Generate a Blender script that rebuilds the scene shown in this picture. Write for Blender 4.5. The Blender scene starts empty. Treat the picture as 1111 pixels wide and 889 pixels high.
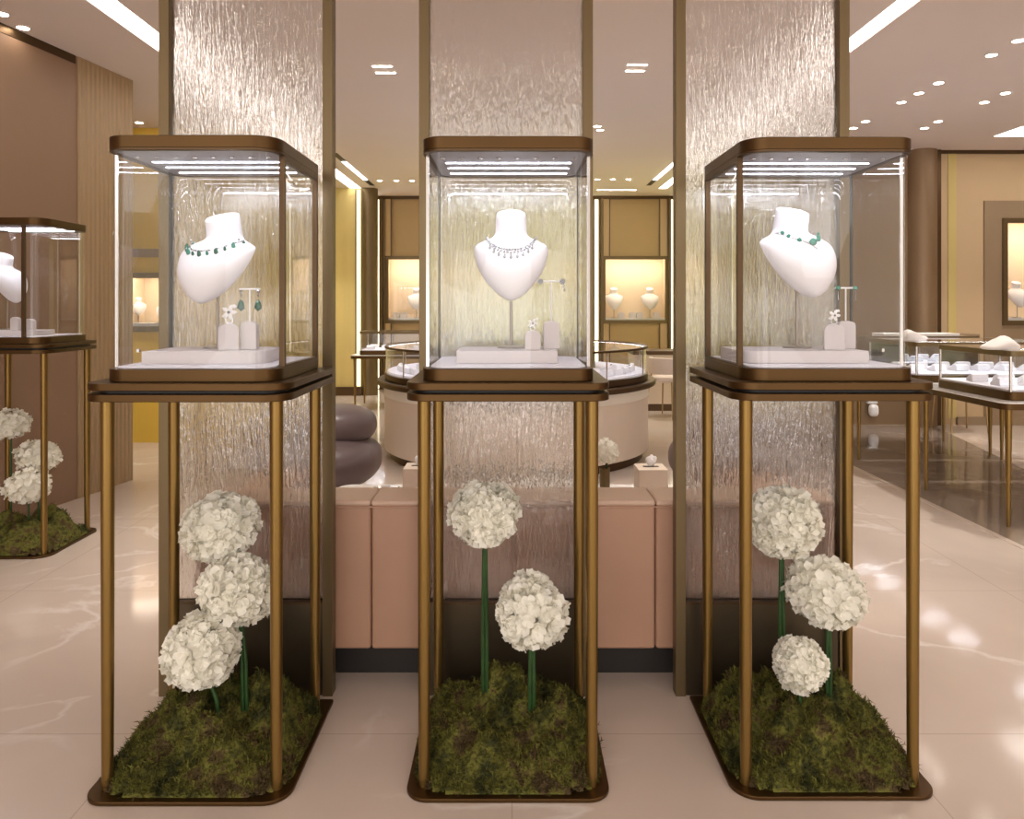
import bpy, bmesh, math, random
import numpy as np
from mathutils import Vector, Matrix
from mathutils.bvhtree import BVHTree
PI = math.pi
C = bpy.context.scene.collection
F, HX, HY, CAMZ, CEIL = 800.0, 555.5, 330.0, 1.4, 3.18
def wx(px, Y): return (px-HX)*Y/F          # photo column -> metres across at distance Y
def wz(py, Y): return CAMZ-(py-HY)*Y/F     # photo row -> height at distance Y

# ------------------------------------------------------------------ materials
MATS = {}
def nodes(name):
    m = bpy.data.materials.new(name); m.use_nodes = True
    nt = m.node_tree; nt.nodes.clear()
    out = nt.nodes.new('ShaderNodeOutputMaterial')
    MATS[name] = m
    return m, nt, out
def N(nt, t, **kw):
    n = nt.nodes.new(t)
    for k, v in kw.items(): setattr(n, k, v)
    return n
def principled(name, col, rough=.5, metal=0., spec=.5, var=0., vscale=8., bump=0., bscale=60., vec=(1,1,1), coat=0., sheen=0.):
    m, nt, out = nodes(name)
    p = N(nt, 'ShaderNodeBsdfPrincipled'); nt.links.new(p.outputs[0], out.inputs[0])
    p.inputs['Base Color'].default_value = (*col, 1); p.inputs['Roughness'].default_value = rough
    p.inputs['Metallic'].default_value = metal; p.inputs['Specular IOR Level'].default_value = spec
    p.inputs['Coat Weight'].default_value = coat; p.inputs['Sheen Weight'].default_value = sheen
    if var or bump:
        tc = N(nt, 'ShaderNodeTexCoord'); mp = N(nt, 'ShaderNodeMapping'); mp.inputs['Scale'].default_value = vec
        nt.links.new(tc.outputs['Object'], mp.inputs[0])
    if var:
        no = N(nt, 'ShaderNodeTexNoise'); no.inputs['Scale'].default_value = vscale; no.inputs['Detail'].default_value = 5
        nt.links.new(mp.outputs[0], no.inputs['Vector'])
        r = N(nt, 'ShaderNodeValToRGB'); r.color_ramp.elements[0].position = .3; r.color_ramp.elements[1].position = .7
        r.color_ramp.elements[0].color = (*[c*(1-var) for c in col], 1); r.color_ramp.elements[1].color = (*[min(1, c*(1+var)) for c in col], 1)
        nt.links.new(no.outputs[0], r.inputs[0]); nt.links.new(r.outputs[0], p.inputs['Base Color'])
    if bump:
        nb = N(nt, 'ShaderNodeTexNoise'); nb.inputs['Scale'].default_value = bscale; nb.inputs['Detail'].default_value = 4
        nt.links.new(mp.outputs[0], nb.inputs['Vector'])
        b = N(nt, 'ShaderNodeBump'); b.inputs['Strength'].default_value = bump; b.inputs['Distance'].default_value = .003
        nt.links.new(nb.outputs[0], b.inputs['Height']); nt.links.new(b.outputs[0], p.inputs['Normal'])
    return m
def emission(name, col, s):
    m, nt, out = nodes(name); e = N(nt, 'ShaderNodeEmission')
    e.inputs[0].default_value = (*col, 1); e.inputs[1].default_value = s
    nt.links.new(e.outputs[0], out.inputs[0]); return m

principled('bronze', (.088,.046,.014), .36, .8, var=.06, vscale=5, vec=(1,1,.3))
principled('bronze_leg', (.25,.155,.045), .33, .85, var=.06, vscale=6, vec=(1,1,.3))
principled('bronze_dark', (.10,.06,.03), .4, .8, var=.06, vscale=4)
principled('bronze_frame', (.175,.125,.062), .42, .7, var=.06, vscale=3, vec=(1,1,.2))
principled('bronze_base', (.10,.075,.045), .35, .75, var=.05, vscale=3)
principled('gasket', (.02,.018,.018), .5)
principled('chrome', (.6,.58,.56), .15, 1.)
principled('rod_metal', (.35,.3,.25), .3, .9)
principled('velvet_white', (.86,.84,.86), .75, var=.01, vscale=20, bump=.03, bscale=300)
principled('pad_white', (.80,.77,.82), .6, var=.01, vscale=20)
principled('block_taupe', (.66,.61,.60), .7, bump=.05, bscale=400)
principled('silver', (.75,.75,.76), .18, 1.)
m_ = principled('petal', (.97,.95,.86), .65, var=.04, vscale=35)
_o = [n for n in m_.node_tree.nodes if n.type == 'OUTPUT_MATERIAL'][0]; _p = [n for n in m_.node_tree.nodes if n.type == 'BSDF_PRINCIPLED'][0]
_t = N(m_.node_tree, 'ShaderNodeBsdfTranslucent'); _t.inputs[0].default_value = (.95,.93,.80,1); _m = N(m_.node_tree, 'ShaderNodeMixShader'); _m.inputs[0].default_value = .25
m_.node_tree.links.new(_p.outputs[0], _m.inputs[1]); m_.node_tree.links.new(_t.outputs[0], _m.inputs[2]); m_.node_tree.links.new(_m.outputs[0], _o.inputs[0])
principled('stem_green', (.022,.070,.014), .45, var=.3, vscale=20)
principled('leather_pink', (.46,.265,.175), .42, var=.05, vscale=4, bump=.06, bscale=250)
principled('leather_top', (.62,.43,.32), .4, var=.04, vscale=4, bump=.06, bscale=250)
principled('leather_grey', (.12,.085,.085), .38, var=.06, vscale=5, bump=.05, bscale=200)
principled('plinth_dark', (.02,.016,.014), .5)
principled('black_metal', (.03,.028,.028), .4, .6)
principled('cream_panel', (.76,.64,.52), .5, var=.02, vscale=3)
principled('cream_bright', (.92,.86,.76), .5)
principled('wall_cream', (.62,.46,.27), .7, var=.02, vscale=1.5)
principled('wall_taupe', (.33,.235,.14), .6, var=.03, vscale=1.5)
principled('wall_bronze', (.27,.18,.10), .45, .3, var=.06, vscale=1.4, vec=(1,1,.3))
principled('wall_brown', (.31,.195,.125), .55, .1, var=.05, vscale=1.2)
principled('wall_mustard', (.78,.52,.07), .6, var=.04, vscale=2)
principled('wall_yellow', (.66,.53,.20), .6, var=.06, vscale=2, vec=(3,3,.2))
principled('wall_panel', (.50,.36,.18), .6, var=.04, vscale=1.5)
principled('window_back', (.78,.64,.46), .7, var=.02, vscale=3)
principled('marble_white', (.80,.76,.71), .15, var=.05, vscale=3)
principled('ceiling_paint', (.85,.77,.745), .8, var=.012, vscale=.8)
principled('light_slot', (.75,.70,.66), .6)
principled('tissue', (.95,.95,.95), .8)
principled('linen', (.88,.84,.80), .85, bump=.3, bscale=60)
principled('stool_cream', (.72,.62,.55), .6)
principled('seat_metal', (.40,.28,.13), .3, .9)
principled('mould_white', (.85,.84,.82), .4)
emission('led', (.86,.88,1.), 19)
emission('strip_light', (1.,.93,.87), 5)
principled('lid_lining', (.30,.29,.32), .45, .3)
emission('down_light', (1.,.88,.74), 30)
emission('cove_yellow', (1.,.93,.50), 1.5)
emission('cove_cream', (1.,.90,.62), 2.6)
emission('window_light', (1.,.86,.68), 26)

def gem(name, col, e=.0):
    m, nt, out = nodes(name); p = N(nt, 'ShaderNodeBsdfPrincipled'); nt.links.new(p.outputs[0], out.inputs[0])
    p.inputs['Base Color'].default_value = (*col, 1); p.inputs['Roughness'].default_value = .06
    p.inputs['Specular IOR Level'].default_value = .9; p.inputs['Coat Weight'].default_value = .6
    return m
gem('emerald', (.0,.10,.055)); gem('emerald_light', (.005,.22,.14)); 
m_, nt_, out_ = nodes('diamond'); p_ = N(nt_, 'ShaderNodeBsdfPrincipled'); nt_.links.new(p_.outputs[0], out_.inputs[0])
p_.inputs['Base Color'].default_value = (.34,.34,.36,1); p_.inputs['Metallic'].default_value = .9; p_.inputs['Roughness'].default_value = .12

def clear_glass():
    m, nt, out = nodes('clear_glass')
    tr = N(nt, 'ShaderNodeBsdfTransparent'); tr.inputs[0].default_value = (.965,.97,.975,1)
    gl = N(nt, 'ShaderNodeBsdfGlossy'); gl.inputs['Roughness'].default_value = 0.; gl.inputs['Color'].default_value = (1,1,1,1)
    fr = N(nt, 'ShaderNodeFresnel'); fr.inputs[0].default_value = 1.45
    ge = N(nt, 'ShaderNodeNewGeometry')
    su = N(nt, 'ShaderNodeMath', operation='SUBTRACT'); su.inputs[0].default_value = 1.
    mu = N(nt, 'ShaderNodeMath', operation='MULTIPLY')
    mx = N(nt, 'ShaderNodeMixShader')
    nt.links.new(ge.outputs['Backfacing'], su.inputs[1]); nt.links.new(fr.outputs[0], mu.inputs[0]); nt.links.new(su.outputs[0], mu.inputs[1])
    nt.links.new(mu.outputs[0], mx.inputs[0]); nt.links.new(tr.outputs[0], mx.inputs[1]); nt.links.new(gl.outputs[0], mx.inputs[2])
    nt.links.new(mx.outputs[0], out.inputs[0])
clear_glass()
def water_glass():
    m, nt, out = nodes('water_glass')
    tc = N(nt, 'ShaderNodeTexCoord')
    mp = N(nt, 'ShaderNodeMapping'); mp.inputs['Scale'].default_value = (100, 50, 11)
    nt.links.new(tc.outputs['Object'], mp.inputs[0])
    n1 = N(nt, 'ShaderNodeTexNoise'); n1.inputs['Scale'].default_value = 1.; n1.inputs['Detail'].default_value = 3.; n1.inputs['Distortion'].default_value = .7
    nt.links.new(mp.outputs[0], n1.inputs['Vector'])
    mp2 = N(nt, 'ShaderNodeMapping'); mp2.inputs['Scale'].default_value = (150, 60, 40)
    nt.links.new(tc.outputs['Object'], mp2.inputs[0])
    n2 = N(nt, 'ShaderNodeTexNoise'); n2.inputs['Scale'].default_value = 1.; n2.inputs['Detail'].default_value = 2.
    nt.links.new(mp2.outputs[0], n2.inputs['Vector'])
    ad = N(nt, 'ShaderNodeMath', operation='MULTIPLY_ADD'); ad.inputs[1].default_value = .35
    nt.links.new(n2.outputs[0], ad.inputs[0]); nt.links.new(n1.outputs[0], ad.inputs[2])
    b = N(nt, 'ShaderNodeBump'); b.inputs['Strength'].default_value = 1.; b.inputs['Distance'].default_value = .0052
    nt.links.new(ad.outputs[0], b.inputs['Height'])
    g = N(nt, 'ShaderNodeBsdfRefraction'); g.inputs['Roughness'].default_value = .03; g.inputs['IOR'].default_value = 1.36
    g.inputs['Color'].default_value = (.93,.92,.91,1)
    nt.links.new(b.outputs[0], g.inputs['Normal'])
    tr = N(nt, 'ShaderNodeBsdfTransparent'); tr.inputs[0].default_value = (.9,.89,.87,1)
    m1 = N(nt, 'ShaderNodeMixShader'); m1.inputs[0].default_value = .12
    nt.links.new(g.outputs[0], m1.inputs[1]); nt.links.new(tr.outputs[0], m1.inputs[2])
    gl = N(nt, 'ShaderNodeBsdfGlossy'); gl.inputs['Roughness'].default_value = .04
    nt.links.new(b.outputs[0], gl.inputs['Normal'])
    ge = N(nt, 'ShaderNodeNewGeometry'); su = N(nt, 'ShaderNodeMath', operation='SUBTRACT'); su.inputs[0].default_value = 1.
    lw = N(nt, 'ShaderNodeLayerWeight'); lw.inputs[0].default_value = .35
    nt.links.new(b.outputs[0], lw.inputs['Normal'])
    mu = N(nt, 'ShaderNodeMath', operation='MULTIPLY'); nt.links.new(ge.outputs['Backfacing'], su.inputs[1])
    ma = N(nt, 'ShaderNodeMath', operation='MULTIPLY_ADD'); ma.inputs[1].default_value = .9; ma.inputs[2].default_value = .14
    nt.links.new(lw.outputs['Fresnel'], ma.inputs[0])
    nt.links.new(ma.outputs[0], mu.inputs[0]); nt.links.new(su.outputs[0], mu.inputs[1])
    m2 = N(nt, 'ShaderNodeMixShader'); nt.links.new(mu.outputs[0], m2.inputs[0])
    nt.links.new(m1.outputs[0], m2.inputs[1]); nt.links.new(gl.outputs[0], m2.inputs[2])
    nt.links.new(m2.outputs[0], out.inputs[0])
water_glass()
def marble_floor(name, base, vein, rough, tile=True, veinpos=.03):
    m, nt, out = nodes(name)
    p = N(nt, 'ShaderNodeBsdfPrincipled'); nt.links.new(p.outputs[0], out.inputs[0])
    p.inputs['Roughness'].default_value = rough; p.inputs['Specular IOR Level'].default_value = .55
    tc = N(nt, 'ShaderNodeTexCoord')
    n0 = N(nt, 'ShaderNodeTexNoise'); n0.inputs['Scale'].default_value = .9; n0.inputs['Detail'].default_value = 6; n0.inputs['Distortion'].default_value = 1.2
    nt.links.new(tc.outputs['Object'], n0.inputs['Vector'])
    r0 = N(nt, 'ShaderNodeValToRGB'); e = r0.color_ramp.elements
    e[0].position = .3; e[0].color = (*[c*.86 for c in base], 1); e[1].position = .7; e[1].color = (*base, 1)
    nt.links.new(n0.outputs[0], r0.inputs[0])
    n1 = N(nt, 'ShaderNodeTexNoise'); n1.inputs['Scale'].default_value = 1.1; n1.inputs['Detail'].default_value = 8; n1.inputs['Distortion'].default_value = .6
    nt.links.new(tc.outputs['Object'], n1.inputs['Vector'])
    s = N(nt, 'ShaderNodeMath', operation='SUBTRACT'); s.inputs[1].default_value = .5; nt.links.new(n1.outputs[0], s.inputs[0])
    a = N(nt, 'ShaderNodeMath', operation='ABSOLUTE'); nt.links.new(s.outputs[0], a.inputs[0])
    r1 = N(nt, 'ShaderNodeValToRGB'); q = r1.color_ramp.elements
    q[0].position = 0; q[0].color = (.75,.75,.75,1); q[1].position = veinpos; q[1].color = (0,0,0,1)
    nt.links.new(a.outputs[0], r1.inputs[0])
    n2 = N(nt, 'ShaderNodeTexNoise'); n2.inputs['Scale'].default_value = .8; nt.links.new(tc.outputs['Object'], n2.inputs['Vector'])
    r2 = N(nt, 'ShaderNodeValToRGB'); r2.color_ramp.elements[0].position = .45; r2.color_ramp.elements[1].position = .6
    nt.links.new(n2.outputs[0], r2.inputs[0])
    mm = N(nt, 'ShaderNodeMath', operation='MULTIPLY'); nt.links.new(r1.outputs[0], mm.inputs[0]); nt.links.new(r2.outputs[0], mm.inputs[1])
    mx = N(nt, 'ShaderNodeMixRGB'); nt.links.new(mm.outputs[0], mx.inputs[0]); nt.links.new(r0.outputs[0], mx.inputs[1]); mx.inputs[2].default_value = (*vein, 1)
    last = mx
    if tile:
        br = N(nt, 'ShaderNodeTexBrick'); br.offset = 0.; br.inputs['Scale'].default_value = 1.; br.inputs['Brick Width'].default_value = 1.2; br.inputs['Row Height'].default_value = 1.2
        br.inputs['Mortar Size'].default_value = .0025; br.inputs['Mortar Smooth'].default_value = .2
        br.inputs['Color1'].default_value = (1,1,1,1); br.inputs['Color2'].default_value = (1,1,1,1); br.inputs['Mortar'].default_value = (.8,.77,.74,1)
        nt.links.new(tc.outputs['Object'], br.inputs['Vector'])
        m3 = N(nt, 'ShaderNodeMixRGB', blend_type='MULTIPLY'); m3.inputs[0].default_value = 1.
        nt.links.new(mx.outputs[0], m3.inputs[1]); nt.links.new(br.outputs[0], m3.inputs[2]); last = m3
    nt.links.new(last.outputs[0], p.inputs['Base Color'])
marble_floor('floor_marble', (.68,.575,.49), (.84,.79,.74), .10, True, .016)
marble_floor('floor_dark', (.29,.235,.195), (.36,.30,.26), .07, False)
def fluted(name, col):
    m, nt, out = nodes(name); p = N(nt, 'ShaderNodeBsdfPrincipled'); nt.links.new(p.outputs[0], out.inputs[0])
    tc = N(nt, 'ShaderNodeTexCoord'); w = N(nt, 'ShaderNodeTexWave', bands_direction='Y'); w.inputs['Scale'].default_value = 7; w.inputs['Distortion'].default_value = 0
    nt.links.new(tc.outputs['Object'], w.inputs['Vector'])
    b = N(nt, 'ShaderNodeBump'); b.inputs['Strength'].default_value = .5; b.inputs['Distance'].default_value = .02
    nt.links.new(w.outputs[1], b.inputs['Height']); nt.links.new(b.outputs[0], p.inputs['Normal'])
    p.inputs['Base Color'].default_value = (*col, 1); p.inputs['Roughness'].default_value = .5
fluted('wall_fluted', (.42,.29,.16))
def moss_mat():
    m, nt, out = nodes('moss'); p = N(nt, 'ShaderNodeBsdfPrincipled'); nt.links.new(p.outputs[0], out.inputs[0])
    p.inputs['Roughness'].default_value = .8; p.inputs['Specular IOR Level'].default_value = .2
    tc = N(nt, 'ShaderNodeTexCoord'); n = N(nt, 'ShaderNodeTexNoise'); n.inputs['Scale'].default_value = 11; n.inputs['Detail'].default_value = 7; n.inputs['Roughness'].default_value = .7
    nt.links.new(tc.outputs['Object'], n.inputs['Vector'])
    r = N(nt, 'ShaderNodeValToRGB'); e = r.color_ramp.elements
    e[0].position = .30; e[0].color = (.014,.014,.006,1); e[1].position = .74; e[1].color = (.20,.13,.065,1)
    for pos, c in ((.40,(.040,.044,.012)), (.47,(.085,.082,.018)), (.52,(.155,.155,.028)), (.56,(.105,.078,.026)), (.62,(.062,.042,.018)), (.67,(.12,.08,.036))):
        k = r.color_ramp.elements.new(pos); k.color = (*c, 1)
    nt.links.new(n.outputs[0], r.inputs[0]); nt.links.new(r.outputs[0], p.inputs['Base Color'])
moss_mat()

# ------------------------------------------------------------------ mesh helpers
def tag(o, label=None, cat=None, group=None, kind=None):
    if label: o['label'] = label
    if cat: o['category'] = cat
    if group: o['group'] = group
    if kind: o['kind'] = kind
    return o
def thing(name, label, cat, loc=(0,0,0), rz=0, group=None):
    o = bpy.data.objects.new(name, None); o.empty_display_size = .1; C.objects.link(o)
    o.location = loc; o.rotation_euler = (0,0,rz)
    return tag(o, label, cat, group)
def obj(name, bm, mat, parent=None, smooth=True, bevel=0., seg=2, loc=None, rz=None):
    me = bpy.data.meshes.new(name)
    if isinstance(bm, bmesh.types.BMesh):
        bmesh.ops.recalc_face_normals(bm, faces=bm.faces); bm.to_mesh(me); bm.free()
    else:
        me.from_pydata(bm[0], [], bm[1]); me.update()
    me.materials.append(MATS[mat])
    if smooth:
        me.polygons.foreach_set('use_smooth', [True]*len(me.polygons)); me.set_sharp_from_angle(angle=math.radians(38))
    o = bpy.data.objects.new(name, me); C.objects.link(o)
    if parent: o.parent = parent
    if loc: o.location = loc
    if rz is not None: o.rotation_euler = (0,0,rz)
    if bevel:
        b = o.modifiers.new('bevel', 'BEVEL'); b.width = bevel; b.segments = seg; b.limit_method = 'ANGLE'; b.angle_limit = math.radians(50); b.harden_normals = True
    return o
def BM(): return bmesh.new()
def box(bm, x0, x1, y0, y1, z0, z1):
    v = [bm.verts.new(p) for p in ((x0,y0,z0),(x1,y0,z0),(x1,y1,z0),(x0,y1,z0),(x0,y0,z1),(x1,y0,z1),(x1,y1,z1),(x0,y1,z1))]
    for f in ((0,3,2,1),(4,5,6,7),(0,1,5,4),(1,2,6,5),(2,3,7,6),(3,0,4,7)): bm.faces.new([v[i] for i in f])
    return bm
def bx(*a): return box(BM(), *a)
def prism(bm, pts, z0, z1):
    a = [bm.verts.new((x,y,z0)) for x,y in pts]; b = [bm.verts.new((x,y,z1)) for x,y in pts]; n = len(pts)
    bm.faces.new(a[::-1]); bm.faces.new(b)
    for i in range(n): bm.faces.new((a[i], a[(i+1)%n], b[(i+1)%n], b[i]))
    return bm
def ring(bm, po, pi_, z0, z1):
    n = len(po); R = []
    for pts, z in ((po,z0),(po,z1),(pi_,z1),(pi_,z0)): R.append([bm.verts.new((x,y,z)) for x,y in pts])
    for k in range(4):
        A, B = R[k], R[(k+1)%4]
        for i in range(n): bm.faces.new((A[i], A[(i+1)%n], B[(i+1)%n], B[i]))
    return bm
def rrect(x0, x1, y0, y1, r, n=8):
    """outline CCW, r = radii (front-left, front-right, back-right, back-left)"""
    if not isinstance(r, (tuple, list)): r = (r,)*4
    P = []
    for (cx, cy, rr, a0) in ((x0+r[0], y0+r[0], r[0], PI), (x1-r[1], y0+r[1], r[1], 1.5*PI), (x1-r[2], y1-r[2], r[2], 0), (x0+r[3], y1-r[3], r[3], .5*PI)):
        for i in range(n+1):
            a = a0+.5*PI*i/n; P.append((cx+rr*math.cos(a), cy+rr*math.sin(a)))
    return P
def tube(bm, p0, p1, r0, r1=None, n=12, caps=True):
    r1 = r0 if r1 is None else r1
    p0, p1 = Vector(p0), Vector(p1); d = (p1-p0).normalized()
    u = d.cross(Vector((0,0,1))) if abs(d.z) < .95 else d.cross(Vector((1,0,0)))
    u.normalize(); w = d.cross(u)
    A = [bm.verts.new(p0+(u*math.cos(2*PI*i/n)+w*math.sin(2*PI*i/n))*r0) for i in range(n)]
    B = [bm.verts.new(p1+(u*math.cos(2*PI*i/n)+w*math.sin(2*PI*i/n))*r1) for i in range(n)]
    for i in range(n): bm.faces.new((A[i], A[(i+1)%n], B[(i+1)%n], B[i]))
    if caps: bm.faces.new(A[::-1]); bm.faces.new(B)
    return bm
def polytube(bm, pts, r, n=8):
    rings = []; pts = [Vector(p) for p in pts]
    for k, p in enumerate(pts):
        d = (pts[min(k+1,len(pts)-1)]-pts[max(k-1,0)]).normalized()
        u = d.cross(Vector((0,1,0))) if abs(d.y) < .9 else d.cross(Vector((0,0,1)))
        u.normalize(); w = d.cross(u); rr = r[k] if isinstance(r, (list,tuple)) else r
        rings.append([bm.verts.new(p+(u*math.cos(2*PI*i/n)+w*math.sin(2*PI*i/n))*rr) for i in range(n)])
    for A, B in zip(rings, rings[1:]):
        for i in range(n): bm.faces.new((A[i], A[(i+1)%n], B[(i+1)%n], B[i]))
    bm.faces.new(rings[0][::-1]); bm.faces.new(rings[-1]); return bm
def lathe(bm, prof, n=32, cx=0, cy=0):
    R = []
    for r, z in prof:
        R.append([bm.verts.new((cx+max(r,1e-4)*math.cos(2*PI*i/n), cy+max(r,1e-4)*math.sin(2*PI*i/n), z)) for i in range(n)])
    for A, B in zip(R, R[1:]):
        for i in range(n): bm.faces.new((A[i], A[(i+1)%n], B[(i+1)%n], B[i]))
    bm.faces.new(R[0][::-1]); bm.faces.new(R[-1]); return bm
def ellipsoid(bm, c, r, sub=2, pw=2.0, M=None):
    q = bmesh.ops.create_icosphere(bm, subdivisions=sub, radius=1)
    for v in q['verts']:
        p = v.co.copy()
        if pw != 2.0:
            k = (abs(p.x)**pw+abs(p.y)**pw+abs(p.z)**pw)**(-1/pw); p = p*k
        p = Vector((p.x*r[0], p.y*r[1], p.z*r[2]))
        if M: p = M @ p
        v.co = p+Vector(c)
    return bm
def dup(root, loc, rz=None, label=None, group=None):
    r = root.copy(); C.objects.link(r); r.location = loc
    if rz is not None: r.rotation_euler = (0,0,rz)
    if label: r['label'] = label
    if group: r['group'] = group
    for ch in list(root.children):
        c = ch.copy(); C.objects.link(c); c.parent = r
        for g in list(ch.children):
            d = g.copy(); C.objects.link(d); d.parent = c
    return r
def struct(name, bm, mat, smooth=False, bevel=0.):
    return tag(obj(name, bm, mat, None, smooth, bevel), kind='structure')

# ------------------------------------------------------------------ room shell
struct('floor', bx(-7, 9, -4, 13, -.1, 0), 'floor_marble')
ceil_bm = BM()
# ceiling split around the two long recessed light slots
SL = (-2.50, -2.31); SR = (2.25, 2.40); SY0, SY1 = .6, 11.4
for x0, x1, y0, y1 in ((-7,SL[0],-1.2,13), (SL[1],SR[0],-1.2,13), (SR[1],9,-1.2,13), (SL[0],SL[1],-1.2,SY0), (SL[0],SL[1],SY1,13), (SR[0],SR[1],-1.2,SY0), (SR[0],SR[1],SY1,13)):
    box(ceil_bm, x0, x1, y0, y1, CEIL, CEIL+.25)
struct('ceiling', ceil_bm, 'ceiling_paint')
for (a, b), which in ((SL, 'left'), (SR, 'right')):
    t = thing('linear_ceiling_light', 'long white light strip recessed in the ceiling to the %s of the glass screens' % which, 'ceiling light', ((a+b)/2, SY0, CEIL))
    w = (b-a)/2; h = BM(); L = SY1-SY0
    box(h, -w+.0005, -w+.008, 0, L, 0, .06); box(h, w-.008, w-.0005, 0, L, 0, .06); box(h, -w+.0005, w-.0005, 0, L, .05, .06)
    obj('housing', h, 'light_slot', t, False)
    obj('diffuser', bx(-w+.0085, w-.0085, .004, L-.004, .012, .048), 'strip_light', t, False)
WIN = {1: (653,725,278,351,12.17), 2: (418,490,278,351,12.17), 3: (1086,1190,237,353,8.55), 4: (135,188,296,360,7.45)}
def hole(n):
    a, b, c, d, Y = WIN[n]; return wx(a,Y), wx(b,Y), wz(d,Y), wz(c,Y)
def wall_holes(name, x0, x1, Y, th, ns, mat):
    b = BM(); x = x0
    for n in ns:
        h = hole(n); box(b, x, h[0], Y, Y+th, 0, CEIL); box(b, h[0], h[1], Y, Y+th, 0, h[2]); box(b, h[0], h[1], Y, Y+th, h[3], CEIL); x = h[1]
    box(b, x, x1, Y, Y+th, 0, CEIL)
    struct(name, b, mat)
# left wall, slightly slanted, then a fluted end piece
def vwall(bm, a, b, th, z0=0, z1=CEIL):
    a, b = Vector((*a,0)), Vector((*b,0)); d = (b-a).normalized(); n = Vector((-d.y, d.x, 0))*th
    prism(bm, [(a.x,a.y),(b.x,b.y),(b.x+n.x,b.y+n.y),(a.x+n.x,a.y+n.y)], z0, z1); return bm
LW = lambda y: -3.245+.171*(y-4.6)
struct('wall_left', vwall(BM(), (LW(-2), -2), (LW(5.3), 5.3), .15), 'wall_brown')
struct('wall_left_fluted', vwall(BM(), (LW(5.3)+.01, 5.3), (LW(5.87)+.01, 5.87), .22), 'wall_fluted')
struct('trim_left', vwall(BM(), (LW(-2)+.004, -2), (LW(5.28)+.004, 5.28), .02, CEIL-.06, CEIL), 'bronze_dark')  # dark strip drawn for the shadow line where wall meets ceiling
wall_holes('wall_left_recess', -7, -3.25, 7.45, .40, (4,), 'wall_mustard')
struct('trim_recess', bx(-7, -3.25, 7.43, 7.45, wz(279,7.43), wz(270,7.43)), 'wall_taupe')
struct('wall_left_return', bx(-3.25, -3.2, 7.45, 11.3, 0, CEIL), 'wall_yellow')
struct('wall_left_niche', bx(-3.25, wx(393,11.3), 11.3, 11.5, 0, CEIL), 'wall_yellow')
struct('baseboard_niche', bx(-3.2, wx(393,11.3), 11.25, 11.3, 0, .13), 'bronze_dark')
struct('wall_far_left', bx(-7.1, -7, -4, 13, 0, CEIL), 'wall_cream')
# rounded column between niche and back wall
struct('trim_column_left', lathe(BM(), [(.14,0),(.14,CEIL)], 32, wx(399.5,11.35), 11.4), 'bronze_frame', True)
YB = 12.17
wall_holes('wall_back', -2.6, 2.75, YB, .40, (2,1), 'wall_panel')
struct('trim_back', bx(-2.6, 2.8, YB-.05, YB, CEIL-.05, CEIL), 'bronze_dark')
# right: bronze wall, rounded column, cream wall
YR = 8.55
struct('wall_right_return', bx(2.7505, 2.95, YR+.2005, YB+.3, 0, CEIL), 'wall_yellow')
struct('wall_right_bronze', bx(2.75, wx(987,YR), YR, YR+.2, 0, CEIL), 'wall_bronze')
struct('trim_column_right', lathe(BM(), [(.17,0),(.17,CEIL)], 40, wx(1000,YR), YR+.02), 'wall_bronze', True)
struct('trim_edge_right', bx(wx(1011,YR), wx(1018,YR), YR-.06, YR+.1, 0, CEIL), 'bronze_dark')
wall_holes('wall_right', wx(1018,YR), 9, YR, .40, (3,), 'wall_cream')
struct('trim_yellow_right', bx(wx(1028,YR), wx(1037,YR), YR-.012, YR+.01, .08, CEIL-.04), 'wall_yellow')
struct('trim_top_right', bx(2.75, 9, YR-.03, YR, CEIL-.04, CEIL), 'bronze_dark')
_h = hole(3); _b = BM(); box(_b, wx(1067,YR), _h[0], YR-.02, YR, .08, wz(218,YR)); box(_b, _h[1], 7.8, YR-.02, YR, .08, wz(218,YR))
box(_b, _h[0], _h[1], YR-.02, YR, .08, _h[2]); box(_b, _h[0], _h[1], YR-.02, YR, _h[3], wz(218,YR)); struct('trim_taupe_panel', _b, 'wall_taupe')
struct('baseboard_right', bx(wx(1037,YR), 9, YR-.04, YR, 0, .095), 'wall_taupe')
struct('wall_far_right', bx(9, 9.1, -4, 13, 0, CEIL), 'wall_cream')
# dark inlaid floor on the right
struct('floor_dark_inlay', prism(BM(), [(2.95,4.0),(4.3,4.0),(4.3,6.1),(4.85,8.5),(2.95,8.5)], 0, .003), 'floor_dark')
struct('trim_inlay', bx(2.91, 2.95, 2.2, 8.5, 0, .0035), 'floor_marble')

# back wall joinery
emission('lit_wall_glow', (1.,.86,.33), .62)  # glowing panels added in place of walls lit yellow
for n_, (a_, b_) in enumerate(((492,643),)):
    t_ = thing('added_glow_panel', 'tall glowing panel added for the yellow-lit back wall, seen through the middle glass screen', 'added glow panel', (wx((a_+b_)/2,YB), YB, 0))
    w_ = (wx(b_,YB)-wx(a_,YB))/2
    obj('panel', bx(-w_, w_, -.04, -.001, .1, CEIL-.1), 'lit_wall_glow', t_, False)
    for q_ in (-1,1): obj('frame', bx(*sorted((q_*w_, q_*(w_+.02))), -.06, -.001, .1, CEIL-.1), 'bronze_frame', t_, False)
t_ = thing('added_glow_panel', 'tall glowing panel added for the yellow-lit side wall, seen through the right glass screen', 'added glow panel', (2.75, 10.4, 0))
obj('panel', bx(-.04,-.001,-1.5,1.4,.1,CEIL-.1), 'lit_wall_glow', t_, False)
for q_ in (-1.52,1.401): obj('frame', bx(-.06,-.001,q_,q_+.02,.1,CEIL-.1), 'bronze_frame', t_, False)
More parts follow.
